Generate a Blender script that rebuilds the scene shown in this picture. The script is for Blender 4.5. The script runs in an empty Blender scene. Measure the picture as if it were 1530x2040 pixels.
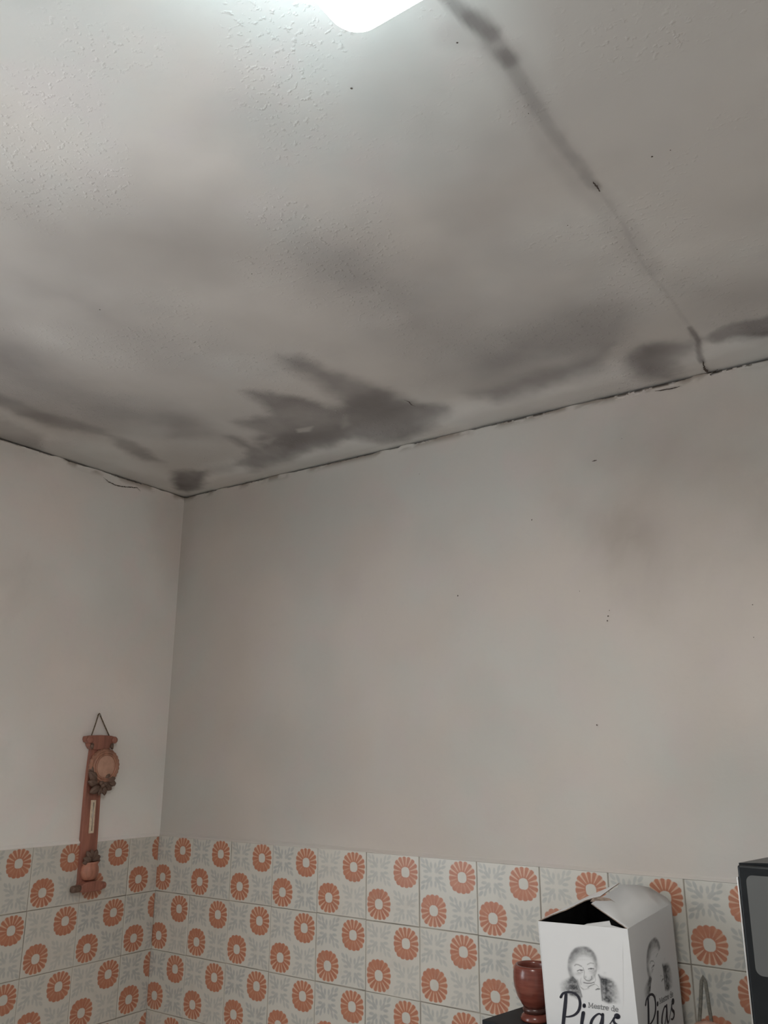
import bpy, bmesh, math, random
import numpy as np
from mathutils import Vector, Matrix

random.seed(7)
scene = bpy.context.scene
COL = scene.collection
H = 2.4234            # height of the ceiling at the walls
T = 0.15              # tile size
Z1 = 1.25             # bottom joint of the top tile row
PI = math.pi

# ------------------------------------------------------------------ camera
cam_d = bpy.data.cameras.new('camera')
cam = bpy.data.objects.new('camera', cam_d)
COL.objects.link(cam)
cr = Vector((0.82145013, 0.5702687, 0.00364575))
cu = Vector((0.1546364, -0.22889208, 0.96109105))
cf = Vector((-0.54891462, 0.7889246, 0.27620773))
cam.matrix_world = Matrix(((cr.x, cu.x, -cf.x, 2.01338), (cr.y, cu.y, -cf.y, -1.76146),
                           (cr.z, cu.z, -cf.z, 1.62868), (0, 0, 0, 1)))
cam_d.sensor_width = 36
cam_d.lens = 36 * 1669.6 / 2040
cam_d.clip_start = 0.02
scene.camera = cam

# ------------------------------------------------------------------ sky, exposure, big lights
SKY_STRENGTH = 7.8
LAMP_STRENGTH = 39.0
RIM_STRENGTH = 15.0
world = bpy.data.worlds.new('overcast_sky')
scene.world = world
world.use_nodes = True
bgn = world.node_tree.nodes['Background']
bgn.inputs['Color'].default_value = (0.875, 0.94, 1.0, 1)
bgn.inputs['Strength'].default_value = SKY_STRENGTH
scene.view_settings.view_transform = 'Standard'
scene.view_settings.look = 'None'
scene.view_settings.gamma = 1
scene.view_settings.use_curve_mapping = False
scene.view_settings.exposure = 0.10

# unseen window added in the left wall to bring in daylight; a portal guides it
WIN = (-2.50, -1.35, 1.0, 2.15)       # y0, y1, z0, z1
pl = bpy.data.lights.new('window_portal', 'AREA')
pl.shape = 'RECTANGLE'
pl.size = WIN[3] - WIN[2]
pl.size_y = WIN[1] - WIN[0]
pl.cycles.is_portal = True
plo = bpy.data.objects.new('window_portal', pl)
COL.objects.link(plo)
plo.location = (-0.13, (WIN[0] + WIN[1]) / 2, (WIN[2] + WIN[3]) / 2)
plo.rotation_euler = (0, -PI / 2, 0)

# ------------------------------------------------------------------ traced stains (metres on their own surface)
CEIL_STAINS = [
    ([(0.904, -0.556), (0.943, -0.535), (0.959, -0.418), (0.999, -0.301), (1.006, -0.185), (1.064, -0.135), (0.989, -0.067), (0.866, -0.016), (0.814, -0.042), (0.749, -0.113), (0.811, -0.235), (0.872, -0.298), (0.884, -0.438), (0.881, -0.508)], 0.65, 0.0306),
    ([(0.872, -0.298), (0.966, -0.276), (0.996, -0.17), (1.054, -0.127), (0.931, -0.106), (0.842, -0.118), (0.775, -0.147)], 0.48, 0.051),
    ([(0.722, -0.47), (0.767, -0.426), (0.821, -0.318), (0.835, -0.25), (0.749, -0.113), (0.664, -0.089), (0.557, -0.095), (0.464, -0.089), (0.458, -0.124), (0.522, -0.232), (0.561, -0.258), (0.555, -0.296), (0.555, -0.346), (0.611, -0.34), (0.673, -0.329), (0.7, -0.401)], 0.65, 0.0255),
    ([(0.595, -0.235), (0.642, -0.194), (0.72, -0.192), (0.799, -0.196), (0.749, -0.113), (0.61, -0.107), (0.51, -0.108)], 0.42, 0.034),
    ([(0.469, -0.285), (0.496, -0.258), (0.479, -0.187), (0.481, -0.108), (0.416, -0.07), (0.34, -0.121), (0.375, -0.149), (0.416, -0.152), (0.446, -0.19)], 0.546, 0.017),
    ([(0.421, -0.149), (0.481, -0.108), (0.547, -0.083), (0.435, -0.057), (0.346, -0.053)], 0.39, 0.0255),
    ([(0.135, -0.173), (0.237, -0.131), (0.189, -0.092), (0.12, -0.032), (0.05, -0.029), (0.035, -0.065), (0.077, -0.121)], 0.85, 0.0204),
    ([(0.248, -0.141), (0.345, -0.118), (0.292, -0.089), (0.204, -0.104)], 0.286, 0.0204),
    ([(0.59, -1.1), (0.503, -0.948), (0.485, -0.852), (0.465, -0.678), (0.479, -0.449), (0.446, -0.296), (0.331, -0.402), (0.186, -0.544), (0.16, -0.615), (0.164, -0.741), (0.179, -0.874)], 0.4, 0.102),
    ([(0.206, -0.889), (0.234, -0.784), (0.223, -0.643), (0.251, -0.5), (0.213, -0.471), (0.161, -0.572), (0.153, -0.646), (0.161, -0.739), (0.165, -0.866)], 0.5, 0.02),
    ([(0.45, -0.488), (0.512, -0.446), (0.471, -0.284), (0.342, -0.36)], 0.286, 0.051),
    ([(0.219, -0.467), (0.233, -0.388), (0.174, -0.239), (0.137, -0.291), (0.169, -0.395)], 0.5, 0.0204),
    ([(0.119, -0.753), (0.107, -0.587), (-0.006, -0.515), (-0.01, -0.677)], 0.36, 0.0204),
    ([(0.734, -1.027), (0.771, -0.965), (0.747, -0.869), (0.75, -0.792), (0.712, -0.805), (0.736, -0.923), (0.718, -1.001)], 0.26, 0.068),
    ([(0.44, -0.965), (0.463, -0.867), (0.472, -0.801), (0.407, -0.831), (0.351, -0.914)], 0.195, 0.085),
    ([(1.153, -0.192), (1.243, -0.181), (1.345, -0.19), (1.44, -0.199), (1.516, -0.256), (1.565, -0.309), (1.547, -0.367), (1.493, -0.381), (1.45, -0.351), (1.35, -0.369), (1.26, -0.307)], 0.38, 0.085),
    ([(1.148, -0.161), (1.252, -0.174), (1.349, -0.187), (1.447, -0.187), (1.5, -0.213), (1.44, -0.125), (1.346, -0.111), (1.253, -0.098), (1.187, -0.108)], 0.6, 0.0374),
    ([(1.423, -0.211), (1.495, -0.296), (1.568, -0.33), (1.563, -0.274), (1.492, -0.191)], 0.286, 0.068),
    ([(1.497, -0.145), (1.562, -0.18), (1.647, -0.14), (1.643, -0.109), (1.601, -0.088), (1.57, 0.002), (1.521, -0.036), (1.493, -0.104)], 0.65, 0.0306),
    ([(1.551, -0.178), (1.652, -0.143), (1.646, -0.12), (1.571, -0.109), (1.545, -0.127)], 0.325, 0.0204),
    ([(1.661, -0.137), (1.699, -0.156), (1.739, -0.163), (1.792, -0.156), (1.865, -0.15), (1.854, -0.075), (1.78, -0.094), (1.723, -0.114), (1.679, -0.112)], 0.75, 0.012),
    ([(1.734, -0.163), (1.792, -0.154), (1.777, -0.077), (1.737, -0.111)], 0.26, 0.034),
    ([(1.219, -0.859), (1.278, -0.801), (1.324, -0.658), (1.296, -0.505), (1.328, -0.358), (1.454, -0.397), (1.531, -0.39), (1.402, -0.28), (1.201, -0.209), (1.108, -0.273), (1.162, -0.548), (1.136, -0.704)], 0.338, 0.119),
    ([(1.176, -0.835), (1.246, -0.787), (1.205, -0.719), (1.136, -0.747)], 0.208, 0.068),
    ([(1.013, -1.017), (1.165, -1.008), (1.144, -0.944), (1.113, -0.841), (1.019, -0.867), (0.971, -0.938)], 0.13, 0.119),
    ([(1.684, -0.402), (1.826, -0.333), (1.887, -0.291), (1.857, -0.097), (1.792, -0.154), (1.725, -0.163), (1.669, -0.189), (1.658, -0.268)], 0.286, 0.102),
]
CEIL_CLEAN = [
    ([(0.661, -0.22), (0.712, -0.211), (0.68, -0.187), (0.648, -0.198)], 0.75, 0.006),
    ([(0.785, -0.189), (0.827, -0.224), (0.795, -0.166), (0.764, -0.157)], 0.4, 0.012),
    ([(0.51, -0.212), (0.575, -0.205), (0.526, -0.174)], 0.4, 0.01),
    ([(1.473, -0.162), (1.505, -0.197), (1.554, -0.187), (1.51, -0.151), (1.476, -0.101), (1.458, -0.113)], 0.5, 0.012),
]
CEIL_LINES = [
    ([(1.655, -1.145), (1.648, -1.123), (1.649, -1.103), (1.657, -1.073), (1.664, -1.044)], 0.014, 0.5),
    ([(1.657, -1.077), (1.663, -1.052), (1.662, -1.033), (1.661, -0.998)], 0.018, 0.4),
    ([(1.662, -1.012), (1.66, -0.925), (1.658, -0.842), (1.661, -0.778), (1.665, -0.716)], 0.014, 0.36),
    ([(1.662, -1.012), (1.656, -0.917), (1.649, -0.837), (1.652, -0.757), (1.658, -0.607), (1.662, -0.446)], 0.035, 0.15),
    ([(1.665, -0.716), (1.667, -0.632), (1.656, -0.468), (1.66, -0.323), (1.658, -0.189)], 0.006, 0.16),
    ([(1.656, -0.195), (1.656, -0.137), (1.649, -0.091), (1.645, -0.059)], 0.009, 0.7),
    ([(1.653, -1.071), (1.654, -1.049), (1.627, -1.072)], 0.03, 0.12),
]
CEIL_CRACKS = [[(1.646, -0.065), (1.641, -0.033), (1.64, -0.01), (1.647, 0.004), (1.663, -0.009)], [(1.002, -0.226), (1.005, -0.209), (1.0, -0.19), (1.003, -0.177)], [(1.666, -0.729), (1.666, -0.714), (1.666, -0.701)]]
CEIL_SPECKS = [(1.627, -1.059), (1.647, -0.907), (1.593, -0.65), (1.662, -0.523), (1.082, -0.831), (0.758, -0.903), (1.754, -0.733), (1.779, -0.732), (0.305, -0.203), (1.228, -0.918), (1.482, -1.073)]
BACK_STAINS = [
    ([(1.303, 2.187), (1.418, 2.132), (1.525, 2.104), (1.57, 2.022), (1.481, 1.957), (1.418, 1.997), (1.369, 2.094)], 0.3, 0.12),
    ([(1.372, 2.32), (1.756, 2.371), (1.91, 2.352), (1.862, 1.994), (1.715, 2.013), (1.595, 2.072), (1.442, 2.152)], 0.33, 0.2),
    ([(1.411, 2.122), (1.472, 2.113), (1.473, 2.062), (1.413, 2.07)], 0.12, 0.04),
    ([(0.077, 2.41), (0.568, 2.415), (0.645, 2.211), (0.429, 2.153), (0.264, 2.251)], 0.02, 0.1),
    ([(-0.089, 2.421), (0.044, 2.399), (0.041, 2.074), (-0.063, 2.084)], 0.12, 0.05),
    ([(0.813, 1.872), (1.131, 2.09), (0.989, 1.922), (0.915, 1.687)], 0.05, 0.1),
    ([(0.336, 1.762), (0.722, 1.628), (0.693, 1.462), (0.392, 1.473)], 0.06, 0.08),
    ([(1.432, 1.63), (1.673, 1.649), (1.661, 1.541), (1.494, 1.536)], 0.06, 0.08),
    ([(0.875, 2.218), (1.038, 2.192), (0.993, 2.083), (0.89, 2.109)], 0.08, 0.06),
]
LEFT_STAINS = [
    ([(-0.152, 2.368), (0.019, 2.394), (0.023, 2.114), (-0.047, 2.103), (-0.124, 2.278)], 0.13, 0.05),
    ([(-0.554, 2.104), (-0.513, 2.125), (-0.512, 2.004), (-0.56, 1.945), (-0.557, 2.024)], 0.1, 0.03),
    ([(-0.648, 2.086), (-0.566, 2.088), (-0.574, 2.047), (-0.641, 2.036)], 0.1, 0.03),
    ([(-0.695, 2.409), (-0.492, 2.429), (-0.487, 2.386), (-0.689, 2.369)], 0.1, 0.02),
    ([(-0.607, 1.625), (-0.504, 1.637), (-0.497, 1.589), (-0.6, 1.579)], 0.08, 0.04),
]
LEFT_CRACKS = [[(-0.314, 2.403), (-0.295, 2.394), (-0.271, 2.391), (-0.24, 2.393), (-0.217, 2.398), (-0.191, 2.403), (-0.177, 2.396)]]
BACK_CRACKS = [[(1.369, 2.272), (1.381, 2.273)], [(1.525, 2.407), (1.563, 2.403), (1.58, 2.405)]]
BACK_SPECKS = [(1.32, 1.976), (1.385, 1.927), (1.381, 1.915), (1.379, 1.905), (1.675, 1.912), (1.67, 1.848), (1.34, 1.687), (1.009, 1.997), (1.213, 2.157), (1.442, 2.312), (0.901, 2.33)]
CLEAN_HALO_PATCH = [(1.328, -1.594), (0.995, -1.448), (0.994, -1.249), (1.046, -1.119), (1.155, -0.999), (1.21, -0.898), (1.372, -0.85), (1.535, -0.915), (1.644, -1.029), (1.687, -1.174), (1.778, -1.329)]  # paler round the lamp: cleaner paint, and its halo put into the colour

# ------------------------------------------------------------------ helpers
def smooth(e0, e1, x):
    t = np.clip((x - e0) / (e1 - e0), 0, 1)
    return t * t * (3 - 2 * t)

class Noise2:
    def __init__(self, seed):
        self.g = np.random.RandomState(seed).rand(256, 256)
    def at(self, x, y):
        xi = np.floor(x).astype(int); yi = np.floor(y).astype(int)
        fx = x - xi; fy = y - yi
        fx = fx * fx * (3 - 2 * fx); fy = fy * fy * (3 - 2 * fy)
        g = self.g
        a = g[xi % 256, yi % 256]; b = g[(xi + 1) % 256, yi % 256]
        c = g[xi % 256, (yi + 1) % 256]; d = g[(xi + 1) % 256, (yi + 1) % 256]
        return (a * (1 - fx) + b * fx) * (1 - fy) + (c * (1 - fx) + d * fx) * fy
    def fbm(self, x, y, n=4):
        v = 0; a = .5; s = 0
        for i in range(n):
            v = v + a * self.at(x * 2 ** i + 17.3 * i, y * 2 ** i + 5.1 * i); s += a; a *= .5
        return v / s

N1, N2, N3 = Noise2(1), Noise2(2), Noise2(3)

def poly_sd(px, py, poly):
    """signed distance to a polygon, positive inside"""
    p = np.array(poly); n = len(p)
    d = np.full(px.shape, 1e9); ins = np.zeros(px.shape, bool)
    for i in range(n):
        ax, ay = p[i]; bx, by = p[(i + 1) % n]
        ex, ey = bx - ax, by - ay
        wx, wy = px - ax, py - ay
        t = np.clip((wx * ex + wy * ey) / (ex * ex + ey * ey + 1e-12), 0, 1)
        d = np.minimum(d, np.hypot(wx - ex * t, wy - ey * t))
        c = ((ay > py) != (by > py)) & (px < ex * (py - ay) / (ey if abs(ey) > 1e-12 else 1e-12) + ax)
        ins ^= c
    return np.where(ins, d, -d)

def line_d(px, py, pts):
    d = np.full(px.shape, 1e9)
    for (ax, ay), (bx, by) in zip(pts[:-1], pts[1:]):
        ex, ey = bx - ax, by - ay
        t = np.clip(((px - ax) * ex + (py - ay) * ey) / (ex * ex + ey * ey + 1e-12), 0, 1)
        d = np.minimum(d, np.hypot(px - ax - ex * t, py - ay - ey * t))
    return d

def stain_field(px, py, polys, warp=.012, clean=(), lines=()):
    wx = px + warp * (N1.fbm(px * 22, py * 22) - .5) * 2 + warp * .35 * (N2.fbm(px * 90, py * 90, 2) - .5) * 2
    wy = py + warp * (N2.fbm(px * 22 + 40, py * 22) - .5) * 2 + warp * .35 * (N3.fbm(px * 90, py * 90, 2) - .5) * 2
    keep = np.ones(px.shape)
    for poly, s, soft in polys:
        m = smooth(-soft, soft, poly_sd(wx, wy, poly))
        m = m * (.55 + .9 * N3.fbm(px * 11, py * 11))
        keep *= 1 - np.clip(s * m, 0, 1)
    dark = 1 - keep
    for poly, s, soft in clean:
        dark *= 1 - s * smooth(-soft, soft, poly_sd(px, py, poly))
    for pts, w, s in lines:
        m = smooth(w, w * .25, line_d(wx * .35 + px * .65, wy * .35 + py * .65, pts))
        m = m * (.65 + .7 * N1.fbm(px * 30, py * 30))
        dark = 1 - (1 - dark) * (1 - np.clip(s * m, 0, 1))
    return dark

def make_mesh(name, verts, faces, mats=(), smooth_shade=False):
    me = bpy.data.meshes.new(name)
    me.from_pydata([tuple(v) for v in verts], [], faces)
    for m in mats: me.materials.append(m)
    if smooth_shade: me.polygons.foreach_set('use_smooth', [True] * len(me.polygons))
    me.update()
    return me

def link(name, me, parent=None, loc=None, rot=None):
    o = bpy.data.objects.new(name, me)
    COL.objects.link(o)
    if parent: o.parent = parent
    if loc: o.location = loc
    if rot: o.rotation_euler = rot
    return o

def struct(o):
    o['kind'] = 'structure'; return o

def tag(o, label, cat, group=None):
    o['label'] = label; o['category'] = cat
    if group: o['group'] = group
    return o

def empty(name, loc=(0, 0, 0), rot=(0, 0, 0)):
    o = bpy.data.objects.new(name, None); COL.objects.link(o)
    o.location = loc; o.rotation_euler = rot; o.empty_display_size = .05
    return o

def bm_obj(name, bm, mat, parent=None, smooth_shade=False, loc=None, rot=None):
    bmesh.ops.recalc_face_normals(bm, faces=bm.faces)
    me = bpy.data.meshes.new(name); bm.to_mesh(me); bm.free()
    if mat: me.materials.append(mat)
    if smooth_shade: me.polygons.foreach_set('use_smooth', [True] * len(me.polygons))
    return link(name, me, parent, loc, rot)

def add_box(bm, c, s, bevel=0, seg=2, rot=None):
    r = bmesh.ops.create_cube(bm, size=1)
    vs = r['verts']
    bmesh.ops.scale(bm, vec=s, verts=vs)
    if bevel:
        es = {e for v in vs for e in v.link_edges}
        b = bmesh.ops.bevel(bm, geom=list(es), offset=bevel, segments=seg, profile=.5, affect='EDGES')
        vs = list({v for f in b['faces'] for v in f.verts} | {v for v in vs if v.is_valid})
    if rot: bmesh.ops.rotate(bm, verts=vs, cent=(0, 0, 0), matrix=rot)
    bmesh.ops.translate(bm, vec=c, verts=vs)
    return vs

def box_obj(name, c, s, mat, parent=None, bevel=0, seg=2, rot=None):
    bm = bmesh.new(); add_box(bm, c, s, bevel, seg, rot)
    return bm_obj(name, bm, mat, parent)

def add_tube(bm, pts, r, n=8, cap=True):
    pts = [Vector(p) for p in pts]; rings = []
    rr = r if isinstance(r, (list, tuple)) else [r] * len(pts)
    ref = Vector((0.13, 0.31, 0.94))
    for i, p in enumerate(pts):
        d = (pts[min(i + 1, len(pts) - 1)] - pts[max(i - 1, 0)]).normalized()
        a = d.cross(ref)
        if a.length < 1e-4: a = d.cross(Vector((1, 0, 0)))
        a.normalize(); b = d.cross(a)
        rings.append([bm.verts.new(p + rr[i] * (math.cos(2 * PI * k / n) * a + math.sin(2 * PI * k / n) * b)) for k in range(n)])
    for q, w in zip(rings[:-1], rings[1:]):
        for k in range(n): bm.faces.new((q[k], q[(k + 1) % n], w[(k + 1) % n], w[k]))
    if cap:
        bm.faces.new(rings[0][::-1]); bm.faces.new(rings[-1])

def add_lathe(bm, prof, n=32, c=(0, 0, 0), axis='Z', rfun=None):
    """prof: (radius, height) list"""
    rings = []
    for r, h in prof:
        ring = []
        for k in range(n):
            a = 2 * PI * k / n; q = r * (rfun(a) if rfun else 1)
            p = (q * math.cos(a), q * math.sin(a), h)
            if axis == 'X': p = (h, q * math.cos(a), q * math.sin(a))
            if axis == 'Y': p = (q * math.cos(a), h, q * math.sin(a))
            ring.append(bm.verts.new(Vector(p) + Vector(c)))
        rings.append(ring)
    for q, w in zip(rings[:-1], rings[1:]):
        for k in range(n): bm.faces.new((q[k], q[(k + 1) % n], w[(k + 1) % n], w[k]))
    bm.faces.new(rings[0][::-1]); bm.faces.new(rings[-1])

def add_prism(bm, outline, f0, f1):
    """outline 2D list; f0/f1 map a 2D point to the back and front vertices"""
    a = [bm.verts.new(f0(p)) for p in outline]; b = [bm.verts.new(f1(p)) for p in outline]
    n = len(outline)
    bm.faces.new(a[::-1]); bm.faces.new(b)
    for i in range(n): bm.faces.new((a[i], a[(i + 1) % n], b[(i + 1) % n], b[i]))

# ------------------------------------------------------------------ node expression helper
class S:
    """a float socket with operators"""
    def __init__(self, nt, sock): self.nt, self.s = nt, sock
    def op(self, o, *args, clamp=False):
        n = self.nt.nodes.new('ShaderNodeMath'); n.operation = o; n.use_clamp = clamp
        for i, a in enumerate((self,) + args):
            if isinstance(a, S): self.nt.links.new(a.s, n.inputs[i])
            else: n.inputs[i].default_value = a
        return S(self.nt, n.outputs[0])
    def __add__(s, o): return s.op('ADD', o)
    __radd__ = __add__
    def __sub__(s, o): return s.op('SUBTRACT', o)
    def __rsub__(s, o): return s.op('MULTIPLY', -1.0) + o
    def __mul__(s, o): return s.op('MULTIPLY', o)
    __rmul__ = __mul__
    def __truediv__(s, o): return s.op('DIVIDE', o)
    def abs(s): return s.op('ABSOLUTE')
    def max(s, o): return s.op('MAXIMUM', o)
    def min(s, o): return s.op('MINIMUM', o)
    def pow(s, o): return s.op('POWER', o)
    def sstep(s, a, b):
        n = s.nt.nodes.new('ShaderNodeMapRange'); n.interpolation_type = 'SMOOTHSTEP'
        s.nt.links.new(s.s, n.inputs['Value'])
        if a < b: vals = (a, b, 0.0, 1.0)
        else: vals = (b, a, 1.0, 0.0)
        for k, v in zip(('From Min', 'From Max', 'To Min', 'To Max'), vals): n.inputs[k].default_value = v
        return S(s.nt, n.outputs['Result'])

class Mat:
    def __init__(self, name, rough=.5, spec=.5, metal=0):
        self.m = bpy.data.materials.new(name); self.m.use_nodes = True
        self.nt = self.m.node_tree; self.b = self.nt.nodes['Principled BSDF']
        self.b.inputs['Roughness'].default_value = rough
        self.b.inputs['Specular IOR Level'].default_value = spec
        self.b.inputs['Metallic'].default_value = metal
    def new(self, t): return self.nt.nodes.new(t)
    def tc(self, which='Object'):
        n = self.new('ShaderNodeTexCoord'); return n.outputs[which]
    def pos(self):
        return self.new('ShaderNodeNewGeometry').outputs['Position']
    def noise(self, vec, scale, detail=4, rough=.55, stretch=None):
        if stretch:
            mp = self.new('ShaderNodeMapping'); mp.inputs['Scale'].default_value = stretch
            self.nt.links.new(vec, mp.inputs['Vector']); vec = mp.outputs[0]
        n = self.new('ShaderNodeTexNoise'); n.inputs['Scale'].default_value = scale
        n.inputs['Detail'].default_value = detail; n.inputs['Roughness'].default_value = rough
        self.nt.links.new(vec, n.inputs['Vector'])
        return S(self.nt, n.outputs['Fac'])
    def mix(self, f, a, b, mode='MIX'):
        n = self.new('ShaderNodeMix'); n.data_type = 'RGBA'; n.blend_type = mode
        if isinstance(f, S): self.nt.links.new(f.s, n.inputs[0])
        else: n.inputs[0].default_value = f
        for k, v in ((6, a), (7, b)):
            if isinstance(v, (tuple, list)): n.inputs[k].default_value = (*v[:3], 1)
            else: self.nt.links.new(v, n.inputs[k])
        return n.outputs[2]
    def color(self, c):
        if isinstance(c, (tuple, list)): self.b.inputs['Base Color'].default_value = (*c[:3], 1)
        else: self.nt.links.new(c, self.b.inputs['Base Color'])
    def bump(self, h, strength=.3, dist=.002):
        n = self.new('ShaderNodeBump'); n.inputs['Strength'].default_value = strength
        n.inputs['Distance'].default_value = dist
        self.nt.links.new(h.s, n.inputs['Height']); self.nt.links.new(n.outputs[0], self.b.inputs['Normal'])
    def attr(self, name='stain'):
        n = self.new('ShaderNodeAttribute'); n.attribute_name = name
        sp = self.new('ShaderNodeSeparateColor'); self.nt.links.new(n.outputs['Color'], sp.inputs[0])
        return [S(self.nt, sp.outputs[i]) for i in range(3)]
    def xyz(self, vec):
        sp = self.new('ShaderNodeSeparateXYZ'); self.nt.links.new(vec, sp.inputs[0])
        return [S(self.nt, sp.outputs[i]) for i in range(3)]

def simple(name, col, rough=.5, spec=.5, metal=0, var=.12, scale=18, bump=0):
    m = Mat(name, rough, spec, metal)
    n = m.noise(m.tc(), scale)
    lo = tuple(c * (1 - var) for c in col); hi = tuple(min(1, c * (1 + var)) for c in col)
    m.color(m.mix(n.sstep(.3, .7), lo, hi))
    if bump: m.bump(m.noise(m.tc(), scale * 6), bump, .001)
    return m.m

# ------------------------------------------------------------------ materials
def plaster_material(name, base, rough, spec, bump, ceiling=False):
    m = Mat(name, rough, spec)
    p = m.pos()
    dark, crack, film_off_halo = m.attr()
    n1 = m.noise(p, 2.3, 5); n2 = m.noise(p, 9, 5); n3 = m.noise(p, 60, 3)
    warm = tuple(a * b for a, b in zip(base, (1.03, .985, .945)))
    cool = tuple(a * b for a, b in zip(base, (.965, 1.0, .985)))
    pink = tuple(a * b for a, b in zip(base, (1.02, .97, .965)))
    c = m.mix(n1.sstep(.38, .62), warm, cool)
    c = m.mix(n2.sstep(.45, .7) * .7, c, pink)
    c = m.mix(n3.sstep(.5, .8) * .10, c, tuple(a * .8 for a in base))
    if ceiling: c = m.mix(film_off_halo * .92, c, m.mix(n1.sstep(.35, .65), (.535, .50, .462), (.52, .495, .468)))
    mould = tuple(a * b for a, b in zip(base, (.165, .145, .145) if ceiling else (.34, .285, .23)))
    c = m.mix(dark, c, mould)
    c = m.mix(crack, c, (.10, .08, .068))
    m.color(c)
    if ceiling:
        patch = m.noise(p, 4.5, 2).sstep(.46, .62)
        lumps = m.noise(p, 105, 2).sstep(.54, .80)
        fine = m.noise(p, 30, 4)
        m.bump(lumps * patch * 1.0 + fine * .35, bump, .004)
    else:
        m.bump(m.noise(p, 35, 5) + m.noise(p, 7, 3) * 1.5, bump, .003)
    return m.m

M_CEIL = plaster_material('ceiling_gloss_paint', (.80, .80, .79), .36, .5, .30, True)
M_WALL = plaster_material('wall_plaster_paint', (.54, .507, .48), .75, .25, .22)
M_WALL_L = plaster_material('left_wall_plaster_brightened', (.80, .75, .725), .75, .25, .22)  # back wall's plaster made lighter: light put into the left wall's colour
M_PLAIN = simple('plain_wall_paint', (.84, .80, .76), .8, .2)
M_FLOOR = simple('floor_ceramic', (.56, .50, .44), .5, .4)
M_CRACK = simple('crack_dark', (.085, .068, .058), .9, .1)
M_GROUT = simple('tile_grout', (.33, .30, .26), .9, .1, var=.35, scale=9)

def tile_material():
    m = Mat('printed_tile_glaze', .32, .4)
    vec = m.tc('Object')
    x, y, z = m.xyz(vec)
    # slight hand-printed wobble
    wob = m.noise(vec, 160, 2)
    p = x * (1 / .0375); q = z * (1 / .0375)
    u = (p + 4.0).op('MODULO', 2.0) - 1.0
    v = (q + 4.0).op('MODULO', 2.0) - 1.0
    isflower = (p * q).op('GREATER_THAN', 0.0)
    up = q.op('GREATER_THAN', 0.0)                # 1 in the upper-right flower
    # ---- flower
    r = (u.abs().pow(2.5) + v.abs().pow(2.5)).pow(.4)
    rr = r + (wob - .5) * .06
    ang = v.op('ARCTAN2', u) * (16 / (2 * PI)) + 8.25
    fr = (ang.op('FRACT') - .5).abs() * 2.0        # 1 in the gap between petals
    ring = rr.sstep(.275, .325) * (rr + fr.pow(2.0) * .07).sstep(.93, .87)
    side = v * (up * 2.0 - 1.0) + u * .35          # gaps print clean on one side only
    gapvis = (side + (m.noise(vec, 45, 1) - .5) * 1.2).sstep(-.75, .05) * .8 + .12
    gap = (fr + (r - .6) * .22).sstep(.58, .80) * r.sstep(.28, .46) * gapvis
    # ---- leaves
    a = u.abs(); b = v.abs(); hi = a.max(b); lo = a.min(b)
    def ell(cx, cy, ad, rx, ry):
        ca, sa = math.cos(math.radians(ad)), math.sin(math.radians(ad))
        dx = hi - cx; dy = lo - cy
        e = ((dx * ca + dy * sa) * (1 / rx)).pow(2.0) + ((dy * ca - dx * sa) * (1 / ry)).pow(2.0)
        return e.sstep(1.7, .35)
    leaf = ell(.76, .74, 45, .19, .085)
    for e in ((.70, .46, 22, .19, .085), (.52, .15, 4, .19, .085), (.30, .28, 45, .22, .11), (.47, .38, 35, .12, .06)):
        leaf = leaf.max(ell(*e))
    info = m.new('ShaderNodeObjectInfo')
    rnd = S(m.nt, info.outputs['Random'])
    leaf = leaf * (rnd * .35 + .5 + (m.noise(vec, 40, 3) - .5) * .9).op('MAXIMUM', 0.25)
    base = m.mix(rnd, (.59, .56, .505), (.565, .55, .50))
    leafc = m.mix(rnd, (.40, .41, .39), (.385, .39, .38))
    org = m.mix(m.noise(vec, 60, 3).sstep(.35, .65), (.47, .20, .12), (.42, .165, .10))
    pale = (.60, .40, .29)
    flc = m.mix(gap, org, pale)
    c = m.mix(leaf * (1.0 - isflower), base, leafc)
    c = m.mix(ring * isflower, c, flc)
    grime = m.noise(m.pos(), 25, 5).sstep(.5, .8)
    c = m.mix(grime * .18, c, (.30, .25, .20))
    m.color(c)
    m.bump(m.noise(vec, 25, 2), .1, .001)
    return m.m
M_TILE = tile_material()

# ------------------------------------------------------------------ room shell
def spaced(segs):
    out = []
    for a, b, st in segs:
        n = max(1, int(round(abs((b - a) / st))))
        out += list(np.linspace(a, b, n + 1)[:-1])
    out.append(segs[-1][1])
    return np.array(out)

def grid_faces(nx, ny, skip=None, flip=False):
    f = []
    for j in range(ny - 1):
        for i in range(nx - 1):
            if skip is not None and skip[j, i]: continue
            a = j * nx + i
            q = (a, a + 1, a + nx + 1, a + nx)
            f.append(q[::-1] if flip else q)
    return f

def set_stain(me, dark, crack=None, film_off_halo=None):
    at = me.attributes.new('stain', 'FLOAT_COLOR', 'POINT')
    d = np.zeros((len(me.vertices), 4), np.float32); d[:, 3] = 1
    d[:len(dark), 0] = np.clip(dark, 0, 1)
    if crack is not None: d[:len(crack), 1] = np.clip(crack, 0, 1)
    if film_off_halo is not None: d[:len(film_off_halo), 2] = np.clip(film_off_halo, 0, 1)
    at.data.foreach_set('color', d.ravel())

RX, RY = 2.7, -2.8     # far sides of the room (behind the camera)

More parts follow.
